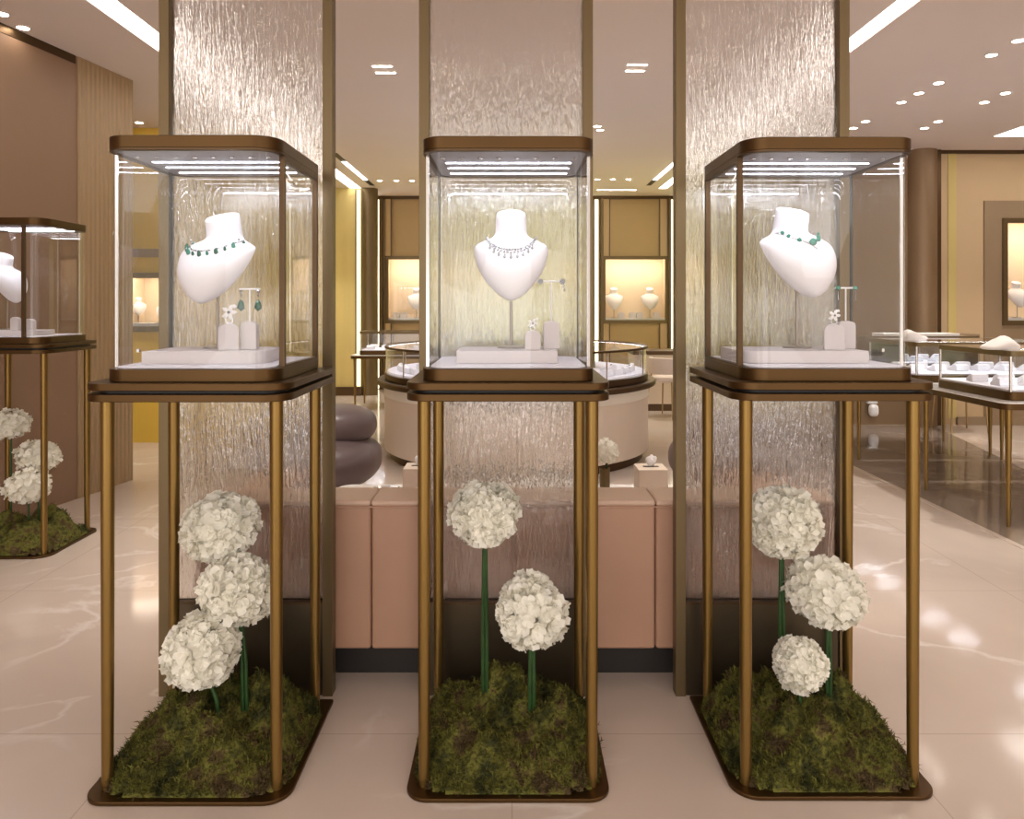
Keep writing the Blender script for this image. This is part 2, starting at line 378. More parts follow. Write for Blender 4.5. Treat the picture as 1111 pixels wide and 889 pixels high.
def lit_strip(x, z0, z1, Y, w, mat, label):
    t = thing('cove_light', label, 'wall light', (x, Y, z0))
    obj('housing', bx(-w/2-.025, w/2+.025, -.02, 0, 0, z1-z0), 'bronze_frame', t, False)
    obj('diffuser', bx(-w/2, w/2, -.034, -.021, .01, z1-z0-.01), mat, t, False)
lit_strip(wx(647,YB), 0, CEIL-.05, YB, .055, 'cove_cream', 'vertical light strip left of the lit wall window on the right of the back wall')
lit_strip(wx(730,YB), 0, CEIL-.05, YB, .065, 'cove_cream', 'rightmost vertical light strip on the back wall')
lit_strip(wx(409.5,YB), 0, CEIL-.05, YB, .06, 'cove_cream', 'vertical light strip left of the lit wall window on the left of the back wall')
lit_strip(wx(389.5,11.3), .13, CEIL-.02, 11.3, .06, 'cove_yellow', 'yellow light strip in the corner niche beside the bronze column')
tn = [0]
def trim(x0, x1, y0, y1, z0, z1, mat):
    tn[0] += 1; struct('trim_%d' % tn[0], bx(x0,x1,y0,y1,z0,z1), mat)

PROPS = {}
def wall_window(n):
    """a lit showcase window let into the wall"""
    x0, x1, z0, z1 = hole(n); Y = WIN[n][4]
    f = .055
    t = tag(thing('window_%d' % n, None, None, ((x0+x1)/2, Y, z0)), kind='structure')
    w = (x1-x0)/2-.001; h = z1-z0-.001
    b = BM(); box(b, -w, -w+f, -.04, 0, 0, h); box(b, w-f, w, -.04, 0, 0, h); box(b, -w+f, w-f, -.04, 0, 0, f); box(b, -w+f, w-f, -.04, 0, h-f, h)
    obj('window_frame', b, 'bronze_frame', t, False)
    b = BM(); box(b, -w, -w+.02, .0005, .36, 0, h); box(b, w-.02, w, .0005, .36, 0, h); box(b, -w+.02, w-.02, .0005, .36, 0, .02); box(b, -w+.02, w-.02, .0005, .36, h-.02, h)
    obj('window_box', b, 'window_back', t, False)
    obj('window_back', bx(-w, w, .361, .375, 0, h), 'window_back', t, False)
    obj('window_shelf', bx(-w+.0205, w-.0205, .005, .355, f-.01, f+.03), 'mould_white', t, False)
    obj('light_bar', bx(-w+f, w-f, .02, .09, h-.04, h-.0205), 'window_light', t, False)
    obj('window_pane', bx(-w+f, w-f, -.024, -.016, f, h-f), 'clear_glass', t, False)
    return x0+f, x1-f, Y, z0+f+.031
# ------------------------------------------------------------------ bust
def catmull(xs, K):
    xs = np.array(xs, float); out = []
    n = len(xs)
    for i in range(n-1):
        p0, p1, p2, p3 = xs[max(i-1,0)], xs[i], xs[i+1], xs[min(i+2,n-1)]
        for k in range(K):
            t = k/K; out.append(.5*((2*p1)+(-p0+p2)*t+(2*p0-5*p1+4*p2-p3)*t*t+(-p0+3*p1-3*p2+p3)*t**3))
    out.append(xs[-1]); return np.array(out)
SEC = [ # z, halfwidth, front depth, back depth, centre y
 (0,.047,.040,.040,.006), (-.012,.0485,.041,.041,.008), (-.045,.050,.042,.040,.014), (-.066,.053,.046,.038,.018),
 (-.080,.066,.052,.032,.017), (-.092,.093,.056,.020,.012), (-.104,.113,.060,.012,.006), (-.118,.119,.064,.010,-.002), (-.14,.117,.070,.008,-.012),
 (-.17,.109,.072,.008,-.024), (-.20,.095,.070,.008,-.034), (-.23,.074,.062,.008,-.044), (-.255,.051,.049,.008,-.053), (-.272,.030,.033,.007,-.060), (-.281,.013,.016,.006,-.066), (-.284,.002,.003,.003,-.070)]
def bust_bm(n=48, K=4):
    S = catmull(SEC, K); bm = BM(); R = []
    for z,a,bf,bb,cy in S:
        r = []
        for i in range(n):
            f = 2*PI*i/n; c, s = math.cos(f), math.sin(f)
            y = cy-(bf if s > 0 else bb)*s
            if s > 0: 
                droop = 0
            tl = .46*min(1, max(0, 1+z/.085))
            r.append(bm.verts.new((max(a,.001)*c, y, z+tl*(y-cy)-.010*tl)))
        R.append(r)
    for A, B in zip(R, R[1:]):
        for i in range(n): bm.faces.new((A[i], B[i], B[(i+1)%n], A[(i+1)%n]))
    # bevelled flat neck top
    cap = [bm.verts.new((v.co.x*.93, .006+(v.co.y-.006)*.93, v.co.z-.46*(v.co.y-.006)*.07+.0035)) for v in R[0]]
    for i in range(n): bm.faces.new((cap[i], R[0][i], R[0][(i+1)%n], cap[(i+1)%n]))
    bm.faces.new(cap); bm.faces.new(R[-1][::-1])
    return bm
_b = bust_bm(); bmesh.ops.recalc_face_normals(_b, faces=_b.faces); BVH = BVHTree.FromBMesh(_b); _b.free()
def on_bust(x, z):
    h, nrm, i, d = BVH.ray_cast(Vector((x, -1, z)), Vector((0,1,0)))
    if h is None: return Vector((x, -.02, z)), Vector((0,-1,0))
    return h, nrm
def make_bust(x, y, ztop, zfoot, rz, label, group=None, sc=1.):
    t = thing('necklace_bust', label, 'display bust', (x, y, zfoot), rz, group)
    H = ztop-zfoot
    b = obj('torso', bust_bm(), 'velvet_white', t); b.location = (0,0,H); b.scale = (sc,sc,1)
    obj('rod', tube(BM(), (0,-.012,.006), (0,-.012,H-.19), .0045, n=12), 'rod_metal', t)
    obj('foot', lathe(BM(), [(.045,0),(.045,.003),(.042,.006),(.004,.007)], 32, 0, -.012), 'rod_metal', t)
    t['sc'] = sc
    return t
def drop_gem(bm, p, s, M=None, l=1.5):
    q = bmesh.ops.create_icosphere(bm, subdivisions=1, radius=1)
    for v in q['verts']:
        z = v.co.z; k = 1.0 if z < 0 else (1-.75*z)
        v.co = Vector((v.co.x*s*k, v.co.y*s*.55, z*s*l))+p
    return bm
def necklace(bust, ztop, label, style):
    t = thing('necklace', label, 'necklace', bust.location, bust.rotation_euler.z)
    sc = bust['sc']; del bust['sc']; t.scale = (sc,sc,1)
    o = Vector((0,0,ztop-bust.location.z))
    def P(x, z, lift=.002):
        h, n = on_bust(x, z); return h+n.normalized()*lift+o
    if style == 'drops':
        pts = []
        for k in range(41):
            a = -1+2*k/40; x = .084*math.sin(a*1.45); z = -.072-.048*(math.cos(a*1.45)); pts.append(P(x, z))
        obj('chain', polytube(BM(), pts, .0016, 6), 'silver', t)
        for k in range(11):
            a = -.95+1.9*k/10; x = .084*math.sin(a*1.45); z = -.072-.048*(math.cos(a*1.45))
            s = .0088 if k % 2 else .0062
            obj('emerald', drop_gem(BM(), P(x*1.05, z-.011, .004), s, l=1.4), 'emerald' if k % 3 else 'emerald_light', t, False)
            obj('diamond_link', ellipsoid(BM(), P(x, z-.001, .003), (.0032,.002,.0032), 1), 'diamond', t, False)
    elif style == 'diamonds':
        for row, (w, d, m) in enumerate(((.080,.050,26), (.078,.060,21))):
            b = BM()
            for k in range(m):
                a = -1+2*k/(m-1); x = w*math.sin(a*1.4); z = -.074-d*math.cos(a*1.4)
                q = P(x, z, .003); ellipsoid(b, q, (.004+.0014*(k % 2),.0025,.0058-.0018*(k % 2)), 1)
            obj('diamond_row', b, 'diamond', t, False)
        pts = [P(.08*math.sin(a*1.4/20), -.074-.05*math.cos(a*1.4/20)) for a in range(-20,21)]
        obj('chain', polytube(BM(), pts, .0011, 6), 'silver', t)
        for k in range(9):
            a = -.72+1.44*k/8; x = .078*math.sin(a*1.4); z = -.074-.066*math.cos(a*1.4)
            obj('diamond_drop', drop_gem(BM(), P(x, z-.008, .003), .0052, l=1.7), 'diamond', t, False)
    else:
        pts = [P(.066*math.sin(a*1.35/20), -.062-.048*math.cos(a*1.35/20)) for a in range(-20,21)]
        obj('chain', polytube(BM(), pts, .0016, 6), 'silver', t)
        obj('tail', polytube(BM(), [P(-.022,-.107), P(-.010,-.116), P(.0,-.124), P(.008,-.134)], .0022, 6), 'silver', t)
        for a, s in ((-.92,.0068),(-.66,.0074),(-.36,.0076),(.45,.0074),(.70,.0068),(.95,.005)):
            x = .066*math.sin(a*1.35); z = -.062-.048*math.cos(a*1.35)
            obj('emerald', ellipsoid(BM(), P(x, z, .004), (s*1.15,s*.6,s), 1), 'emerald_light', t, False)
        obj('centre_emerald', ellipsoid(BM(), P(.006,-.112,.006), (.0125,.007,.0125), 2), 'emerald_light', t, False)
    return t

# small display props
def ring_block(x, y, z, rz, label, w=.058, h=.085, flower=True):
    t = thing('ring_stand', label, 'jewellery stand', (x,y,z), rz)
    b = BM()
    pts = [(-w/2,0),(w/2,0)]+[(w/2*math.cos(a*PI/10) if a not in (0,) else w/2, h-w*.32+w*.32*math.sin(a*PI/10)) for a in range(11)]
    fr = [b.verts.new((px,-w*.36,pz)) for px,pz in pts]; bk = [b.verts.new((px,w*.36,pz)) for px,pz in pts]; n = len(pts)
    b.faces.new(fr); b.faces.new(bk[::-1])
    for i in range(n): b.faces.new((fr[i], bk[i], bk[(i+1)%n], fr[(i+1)%n]))
    bmesh.ops.remove_doubles(b, verts=b.verts, dist=1e-5)
    obj('block', b, 'block_taupe', t, True, .003)
    return t
def flower_ring(x, y, z, label, s=1.):
    r = thing('ring', label, 'ring', (x,y,z))
    b = BM(); pts = [(.009*s*math.cos(a*2*PI/24), 0, .009*s+.009*s*math.sin(a*2*PI/24)) for a in range(25)]
    obj('band', polytube(b, pts, .0014*s, 6), 'silver', r)
    b = BM()
    for k in range(5):
        a = 2*PI*k/5+.3; M = Matrix.Rotation(a, 4, 'Y')
        ellipsoid(b, (.010*s*math.sin(a), -.003, .026*s+.010*s*math.cos(a)), (.0055*s,.003*s,.0095*s), 1, M=M)
    ellipsoid(b, (.012*s,0,.040*s), (.006*s,.004*s,.005*s), 1); ellipsoid(b, (-.012*s,0,.016*s), (.007*s,.005*s,.004*s), 1)
    obj('blossom', b, 'mould_white', r)
    obj('stone', ellipsoid(BM(), (0,-.006*s,.026*s), (.004*s,.003*s,.004*s), 1), 'diamond', r, False)
    return r
def t_stand(x, y, z, hb, ht, wbar, label, wblk=.05):
    t = thing('earring_stand', label, 'jewellery stand', (x,y,z))
    b = BM(); w = wblk; h = hb
    pts = [(-w/2,0),(w/2,0)]+[(w/2*math.cos(a*PI/10), h-w*.25+w*.25*math.sin(a*PI/10)) for a in range(11)]
    fr = [b.verts.new((px,-w*.3,pz)) for px,pz in pts]; bk = [b.verts.new((px,w*.3,pz)) for px,pz in pts]; n = len(pts)
    b.faces.new(fr); b.faces.new(bk[::-1])
    for i in range(n): b.faces.new((fr[i], bk[i], bk[(i+1)%n], fr[(i+1)%n]))
    bmesh.ops.remove_doubles(b, verts=b.verts, dist=1e-5)
    obj('block', b, 'block_taupe', t, True, .003)
    obj('pole', tube(BM(), (0,0,h-.003), (0,0,ht), .0024, n=10), 'mould_white', t)
    obj('crossbar', tube(BM(), (-wbar/2,0,ht), (wbar/2,0,ht), .0028, n=10), 'mould_white', t)
    return t
def earring(x, y, z, label, style, s=1.):
    t = thing('earring', label, 'earring', (x,y,z), 0)
    if style == 'drop':
        b = BM(); tube(b, (0,-.004,0), (0,-.004,-.018*s), .001, n=6); ellipsoid(b, (0,-.005,-.006), (.0045,.003,.006), 1); ellipsoid(b, (0,-.005,-.018), (.0035,.002,.003), 1)
        obj('clasp', b, 'diamond', t, False)
        obj('emerald', drop_gem(BM(), Vector((0,-.005,-.036*s)), .0105*s, l=1.35), 'emerald', t, False)
    elif style == 'stud':
        obj('emerald', ellipsoid(BM(), (0,-.005,.002), (.0085,.004,.0075), 1), 'emerald_light', t, False)
        b = BM()
        for k in range(5): ellipsoid(b, (0,-.005,-.010-.006*k), (.0026,.002,.0032), 1)
        obj('tassel', b, 'diamond', t, False)
    else:
        b = BM()
        for k in range(7):
            a = 2*PI*k/7; ellipsoid(b, (.006*math.cos(a),-.005,.006*math.sin(a)), (.004,.003,.004), 1)
        ellipsoid(b, (0,-.006,0), (.004,.003,.004), 1)
        if s > 1: ellipsoid(b, (.004,-.005,-.014), (.004,.003,.006), 1); ellipsoid(b, (.006,-.005,-.026), (.003,.003,.005), 1)
        obj('blossom', b, 'diamond', t, False)
    return t

# ------------------------------------------------------------------ hydrangea and moss
def fib(n):
    g = PI*(3-math.sqrt(5)); out = []
    for i in range(n):
        z = 1-2*(i+.5)/n; r = math.sqrt(1-z*z); out.append(Vector((r*math.cos(g*i), r*math.sin(g*i), z)))
    return out
def bloom_mesh(r, seed, n=420, sx=1., sz=1.):
    rnd = random.Random(seed); V = []; Fc = []
    lob = [(Vector((rnd.gauss(0,1), rnd.gauss(0,1), rnd.gauss(0,1))).normalized(), rnd.uniform(-.17,.13)) for _ in range(12)]
    for d in fib(n):
        d = (d+Vector((rnd.gauss(0,.08), rnd.gauss(0,.08), rnd.gauss(0,.08)))).normalized()
        k = 1+sum(a*max(0, d.dot(u))**4 for u, a in lob)+rnd.uniform(-.09,.06)
        c = Vector((d.x*r*sx, d.y*r*sx, d.z*r*sz))*k*.94
        u = d.cross(Vector((rnd.gauss(0,1), rnd.gauss(0,1), rnd.gauss(0,1)))).normalized(); w = d.cross(u)
        L = r*rnd.uniform(.17,.27)
        for q in range(4):
            a = q*PI/2+rnd.uniform(-.2,.2); e = u*math.cos(a)+w*math.sin(a); f = w*math.cos(a)-u*math.sin(a)
            lift = rnd.uniform(-.15,.75); wd = L*.66; b = len(V)
            def pt(l, s, h): return c+e*l*L+f*s*wd+d*(h*L)
            V += [pt(.02,0,0), pt(.45,-.85,.10+lift*.4), pt(.5,0,-.02+lift*.4), pt(.45,.85,.10+lift*.4), pt(.88,-.62,.2+lift), pt(1.0,0,.1+lift), pt(.88,.62,.2+lift)]
            Fc += [(b,b+1,b+2),(b,b+2,b+3),(b+1,b+4,b+5,b+2),(b+2,b+5,b+6,b+3)]
    # inner ball so no gaps show
    bm = BM(); ellipsoid(bm, (0,0,0), (r*.84*sx, r*.84*sx, r*.84*sz), 2); o = len(V)
    V += [v.co.copy() for v in bm.verts]; bm.verts.index_update(); Fc += [tuple(o+v.index for v in f.verts) for f in bm.faces]; bm.free()
    return [tuple(v) for v in V], Fc
def hydrangea(px, py, rx, rz_, Y, zb, seed, label, group=None, lean=0, n=430, stems=1, dyb=0):
    x, z = wx(px,Y), wz(py,Y); r = rx*.96*Y/F; sz = rz_/rx
    t = thing('hydrangea', label, 'flower', (x+lean, Y+dyb, zb), 0, group)
    h = z-zb
    obj('flower_head', bloom_mesh(r, seed, n, 1., sz), 'petal', t, True, loc=(-lean,-dyb,h))
    b = BM()
    for s in range(stems):
        o = (s-.5)*.012 if stems > 1 else 0
        polytube(b, [(o,0,0), (o-lean*.2,-dyb*.2,h*.4), (-lean*.8+o*.4,-dyb*.8,h*.8), (-lean,-dyb,h)], .0062 if n > 80 else .006, 8)
    obj('stem', b, 'stem_green', t)
    return t
def moss_mesh(w, d, hh, seed, nt=11000, peaks=None):
    rng = np.random.RandomState(seed)
    ph = rng.uniform(0, 6.28, 8)
    peaks = peaks or [(0,.06,1.)]
    def H(x, y):
        u, v = x/(w/2), y/(d/2)
        e = np.clip(1-(np.abs(u)**5+np.abs(v)**5), 0, 1)**.75
        wob = .74+.16*np.sin(21*x+ph[0]+2*np.sin(13*y+ph[4]))+.14*np.sin(27*y+ph[1]+12*x)+.10*np.sin(67*x+ph[2]+25*y)*np.sin(9*y+ph[6])+.10*np.sin(59*y-38*x+ph[3])
        dome = .42+.58*np.exp(-((u-.0)**2*.9+(v-.25)**2*1.3))
        return e*hh*wob*dome
    V = []; Fc = []; n = 46
    xs = np.linspace(-w/2, w/2, n)*1.0; ys = np.linspace(-d/2, d/2, n)*1.0
    edge = lambda u: 1+.03*np.sin(9*u+ph[5])
    for j in range(n):
        for i in range(n):
            V.append((xs[i], ys[j], float(H(xs[i], ys[j]))))
    for j in range(n-1):
        for i in range(n-1):
            cx, cy = (xs[i]+xs[i+1])/2, (ys[j]+ys[j+1])/2
            if abs(cx/(w/2))**5+abs(cy/(d/2))**5 < 1.02: Fc.append((j*n+i, j*n+i+1, (j+1)*n+i+1, (j+1)*n+i))
    X = rng.uniform(-w/2, w/2, nt*2); Yy = rng.uniform(-d/2, d/2, nt*2)
    ok = (np.abs(X/(w/2))**5+np.abs(Yy/(d/2))**5) < 1.02; X = X[ok][:nt]; Yy = Yy[ok][:nt]
    na = nt//9; A = rng.uniform(0, 6.283, na); q = (np.abs(np.cos(A))**5+np.abs(np.sin(A))**5)**-.2*rng.uniform(.94, 1.0, na)
    X = np.concatenate([X, w/2*np.cos(A)*q]); Yy = np.concatenate([Yy, d/2*np.sin(A)*q]); Z = H(X, Yy)+np.concatenate([np.zeros(len(X)-na), rng.uniform(0, .014, na)])
    # sprigs: clumps of little fronds that share a direction
    for k in range(len(X)):
        c = np.array((X[k], Yy[k], Z[k]-.002)); a = rng.uniform(0, 6.28); tilt = rng.uniform(.2, 1.3)
        L = rng.uniform(.007, .022)*(1.9 if rng.rand() < .08 else 1); wd = rng.uniform(.0011, .0026)
        dr = np.array((math.cos(a)*math.sin(tilt), math.sin(a)*math.sin(tilt), math.cos(tilt))); sd = np.array((-math.sin(a), math.cos(a), 0))
        dn = np.array((0,0,-1.))*L*.25*rng.uniform(.2,1.4); b = len(V)
        m = c+dr*L*.55; e = c+dr*L+dn
        V += [tuple(c-sd*wd*.5), tuple(c+sd*wd*.5), tuple(m+sd*wd), tuple(m-sd*wd), tuple(e)]
        Fc += [(b,b+1,b+2,b+3), (b+3,b+2,b+4)]
        if rng.rand() < .55:   # side leaflet
            s2 = (sd+dr*.6)*L*.5*(1 if rng.rand() < .5 else -1); b = len(V)
            V += [tuple(m), tuple(m+dr*wd*2), tuple(m+s2)]; Fc += [(b,b+1,b+2)]
    V = [(x, y, max(z, .001)) for x, y, z in V]
    return V, Fc

# ------------------------------------------------------------------ display stand with glass case
ZT = 1.178
SW, SD = .582, .54        # table / foot plate
CW, CD, CY = .498, .462, .037   # case
Z0, Z1, ZB, ZL = 1.214, 1.838, 1.178, 1.880
def display_stand(cx, yf, side, where, seed):
    R = .062
    rad = {'right': (R,R+.012,.008,R), 'left': (R+.012,R,R,.008), 'back': (R,R,R,R), 'front': (.085,.085,R,R)}[side]
    t = thing('display_table', 'tall four-legged bronze display table %s' % where, 'display table', (cx, yf+SD/2, 0))
    yc = SD/2
    def o(in_, r=rad): return rrect(-SW/2+in_, SW/2-in_, -yc+in_, yc-in_, tuple(max(q-in_*.6,.005) for q in r), 10)
    obj('foot_plate', prism(BM(), o(0), 0, .012), 'bronze', t, True, .003)
    obj('lower_shelf', prism(BM(), o(.0), 1.126, 1.147), 'bronze', t, True, .0025)
    obj('spacer', prism(BM(), o(.028), 1.1475, 1.1565), 'gasket', t, True)
    obj('table_top', prism(BM(), o(.0), 1.157, ZT), 'bronze', t, True, .0025)
    for sx in (-1,1):
        for sy in (-1,1):
            lx, ly = sx*(SW/2-.049), sy*(yc-.062)
            obj('leg', lathe(BM(), [(.0155,.0125),(.0165,.2),(.019,1.1255)], 24, lx, ly), 'bronze_leg', t, True)
    # case
    c = thing('display_case', 'lit glass display case on the display table %s' % where, 'display case', (cx, yf+CY+CD/2, ZB))
    hx, hy = CW/2, CD/2; zt = lambda z: z-ZB
    def q(in_): return rrect(-hx+in_, hx-in_, -hy+in_, hy-in_, tuple(max(k-in_,.004) for k in rad), 12)
    obj('base', prism(BM(), q(0), .0005, zt(Z0)), 'bronze', c, True, .002)
    obj('floor_pad', prism(BM(), q(.022), zt(Z0)+.0003, zt(Z0)+.006), 'pad_white', c, True, .002)
    lid = obj('lid', prism(BM(), q(0), zt(Z1)+.006, zt(ZL)), 'bronze', c, True, .0025)
    rim = obj('lid_rim', ring(BM(), q(0.0005), q(.02), zt(Z1), zt(Z1)+.006), 'bronze_dark', c, True)
    obj('lid_lining', prism(BM(), q(.021), zt(Z1)+.002, zt(Z1)+.0055), 'lid_lining', c, True)
    for ly in (-.035, .055, .150):
        obj('led_strip', bx(-.195, .195, ly-.0055, ly+.0055, zt(Z1)+.0008, zt(Z1)+.0018), 'led', c, False)
    for k in range(8):
        lx = -.196+.392*k/7
        obj('spot_fitting', lathe(BM(), [(.005,zt(Z1)-.004),(.008,zt(Z1)-.002),(.008,zt(Z1)+.0015)], 12, lx, -.125), 'silver', c, True)
    l = bpy.data.lights.new('case_spots', 'AREA'); l.shape = 'RECTANGLE'; l.size = .39; l.size_y = .012; l.energy = .7; l.color = (.93,.94,1.)
    lo = bpy.data.objects.new('case_spots', l); C.objects.link(lo); lo.parent = c; lo.location = (0,-.125,zt(Z1)-.006); lo.rotation_euler = (math.radians(24),0,0)
    obj('glass_walls', ring(BM(), q(.010), q(.016), zt(Z0)+.0005, zt(Z1)-.0005), 'clear_glass', c, True)
    P = []
    if side in ('right','left'):
        s = 1 if side == 'right' else -1
        yA = -hy+rad[1 if s > 0 else 0]+.008
        for y0, y1 in ((yA, yA+.016), (hy-.020, hy-.002)):
            obj('door_post', bx(*sorted((s*(hx-.0175), s*(hx-.001))), y0, y1, zt(Z0), zt(Z1)), 'bronze_dark', c, False, .001)
        for za, zb in ((zt(Z1)-.012, zt(Z1)), (zt(Z0), zt(Z0)+.006)):
            obj('door_rail', bx(*sorted((s*(hx-.017), s*(hx-.0012))), yA+.0165, hy-.0205, za, zb), 'bronze_dark', c, False)
        obj('hinge', bx(-s*(hx-.004)-.004, -s*(hx-.004)+.004, -.03, -.02, zt(1.25), zt(1.26)), 'chrome', c, False)
        for (gx, gy) in ((-s*(hx-.013), hy-rad[3 if s > 0 else 2]),):
            obj('glass_joint', bx(gx-.0042, gx+.0042, gy-.003, gy+.003, zt(Z0)+.001, zt(Z1)-.001), 'gasket', c, False)
        obj('glass_edge', bx(-s*(hx-.013)-.0045, -s*(hx-.013)+.0045, -hy+rad[0]+.0, -hy+rad[0]+.004, zt(Z0)+.001, zt(Z1)-.001), 'chrome', c, False)
    elif side == 'back':
        for s in (-1,1):
            obj('glass_joint', bx(s*(hx-.013)-.0042, s*(hx-.013)+.0042, hy-R-.003, hy-R+.002, zt(Z0)+.001, zt(Z1)-.001), 'gasket', c, False)
            obj('glass_edge', bx(s*(hx-.013)-.0045, s*(hx-.013)+.0045, -hy+R, -hy+R+.004, zt(Z0)+.001, zt(Z1)-.001), 'chrome', c, False)
    else:
        for s in (-1,1):
            obj('door_post', bx(s*(hx-.11)-.009, s*(hx-.11)+.009, -hy+.001, -hy+.018, zt(Z0), zt(Z1)), 'bronze_dark', c, False, .001)
    # moss bed
    peaks = None
    b = obj('moss_bed', moss_mesh(SW-.03, SD-.035, .185, seed, 20000 if yf < 3 else 3000), 'moss', None, True, loc=(cx, yf+SD/2+.0, .0125))
    tag(b, 'mound of moss on the foot of the display table %s' % where, 'moss', 'moss mounds at the foot of the stands', 'stuff')
    return t, c

YL, YC, YRt = 2.052, 2.066, 2.075
XL, XC, XR = -.9175, -.0115, .9195
display_stand(XL, YL, 'right', 'left of the three in front', 1)
display_stand(XC, YC, 'back', 'middle of the three in front', 2)
display_stand(XR, YRt, 'left', 'right of the three in front', 3)
XF, YF_ = -2.845, 4.04
display_stand(XF, YF_, 'front', 'by the brown wall at the left edge', 4)

# plinths
ZP = Z0+.0065
def plinth(x0, x1, y0, y1, label, r=.004, h=.038):
    b = prism(BM(), rrect(x0, x1, y0, y1, r, 6), 0, h)
    o = obj('plinth', b, 'block_taupe', None, True, .002, loc=(0,0,ZP)); tag(o, label, 'plinth'); return o
plinth(wx(153,2.2), wx(266,2.2)+.05, 2.20, 2.44, 'low white plinth inside the left glass case', (.004,.05,.004,.004))
plinth(wx(495,2.22), wx(605,2.22), 2.22, 2.45, 'low white plinth inside the middle glass case')
plinth(.695, wx(943,2.22), 2.22, 2.46, 'low white plinth inside the right glass case', (.05,.004,.004,.004))
ZQ = ZP+.0382
ztop = lambda py, Y: wz(py, Y)
b1 = make_bust(wx(236,2.36), 2.385, wz(234,2.38), ZQ, math.radians(-21), 'white bust turned to the left wearing the green drop necklace, in the left case', None, 1.17)
necklace(b1, wz(234,2.38), 'necklace of dark green drops on the bust in the left case', 'drops')
b2 = make_bust(wx(554.5,2.36), 2.385, wz(231,2.38), ZQ, 0, 'white bust facing forward wearing the diamond necklace, in the middle case')
necklace(b2, wz(231,2.38), 'glittering diamond necklace on the bust in the middle case', 'diamonds')
b3 = make_bust(wx(865,2.36), 2.385, wz(228,2.38), ZQ, math.radians(21), 'white bust turned to the right wearing the turquoise green necklace, in the right case', None, 1.15)
necklace(b3, wz(228,2.38), 'necklace with round bright green stones on the bust in the right case', 'stones')

# small pieces in the cases
ring_block(wx(247.5,2.27), 2.27, ZQ, .5, 'white rounded ring block in the left case, left of the drop earrings', .058, .082)
flower_ring(wx(249,2.27), 2.27, ZQ+.082, 'white blossom ring on the block in the left case', 1.3)
t_stand(wx(271,2.30), 2.30, ZQ, .087, .188, .066, 'white block with thin T bar holding the dark green drop earrings')
earring(wx(262.5,2.30), 2.297, ZQ+.186, 'dark green drop earring, left end of the T bar in the left case', 'drop', 1.35)
earring(wx(281,2.30), 2.297, ZQ+.186, 'dark green drop earring, right end of the T bar in the left case', 'drop', 1.35)
ring_block(wx(578,2.27), 2.27, ZQ, 0, 'small white ring block in the middle case', .048, .060)
flower_ring(wx(578,2.27), 2.27, ZQ+.060, 'white blossom ring on the block in the middle case', .85)
t_stand(wx(598,2.32), 2.32, ZQ, .089, .213, .082, 'white block with tall T bar holding diamond earrings in the middle case')
earring(wx(586,2.32), 2.318, ZQ+.212, 'diamond cluster earring, left end of the T bar in the middle case', 'cluster', 1)
earring(wx(610,2.32), 2.318, ZQ+.212, 'diamond earring with dangling tail, right end of the T bar in the middle case', 'cluster', 2)
ring_block(wx(905,2.27), 2.27, ZQ, -.35, 'white rounded ring block in the right case', .060, .080)
flower_ring(wx(905,2.27), 2.27, ZQ+.080, 'white blossom ring on the block in the right case', 1.)
t_stand(wx(917.5,2.33), 2.33, ZQ, .088, .192, .066, 'white block with T bar holding the bright green stud earrings in the right case', .052)
earring(wx(908.5,2.33), 2.328, ZQ+.19, 'bright green tassel earring, left end of the T bar in the right case', 'stud')
earring(wx(927,2.33), 2.328, ZQ+.19, 'bright green tassel earring, right end of the T bar in the right case', 'stud')
# far-left case contents
plinth(-3.06, -2.70, 4.16, 4.36, 'low white plinth inside the far glass case at the left edge', .004, .03)
zf = ZP+.0302
make_bust(wx(10,4.36), 4.33, 1.69, zf, math.radians(80), 'bare white bust seen from the side in the far glass case at the left edge')
del bpy.data.objects['necklace_bust.003']['sc']
ring_block(wx(17,4.2), 4.2, zf, 0, 'white ring block in the far left case, under the bust', .045, .075)
ring_block(wx(32,4.2), 4.2, zf, 0, 'white ring block in the far left case, nearest the glass corner', .055, .065)

# ------------------------------------------------------------------ flowers
G = 'white hydrangeas planted in the moss'
hydrangea(241,572,39,34,2.44,.12,11,'white hydrangea, topmost of the three in the left stand',G,.03)
hydrangea(259,640,38,34,2.34,.11,12,'white hydrangea, middle one of the three in the left stand',G,.02,stems=2)
hydrangea(218,706,38.5,36,2.27,.08,13,'white hydrangea, lowest of the three in the left stand',G,.06)
hydrangea(526,559,37.5,31,2.36,.14,14,'white hydrangea, taller of the two in the middle stand',G,0,stems=2)
hydrangea(577,664,36.5,37,2.30,.13,15,'white hydrangea, shorter of the two in the middle stand',G,0,stems=2)
hydrangea(848,568,35,35,2.42,.14,16,'white hydrangea, tallest of the three in the right stand',G,0,stems=2)
hydrangea(899,645,37.5,34,2.38,.13,17,'white hydrangea, rightmost of the three in the right stand',G,0,stems=2)
hydrangea(868,720,27,27,2.28,.12,18,'small white hydrangea, lowest of the three in the right stand',G,0)
hydrangea(12,460,20,15,4.35,.1,19,'white hydrangea, topmost in the far stand at the left edge',G,0,n=90)
hydrangea(42,494,22,16,4.35,.1,20,'white hydrangea, middle one in the far stand at the left edge',G,0,n=90)
hydrangea(31,527,23,17,4.25,.1,21,'white hydrangea, lowest in the far stand at the left edge',G,0,n=90)

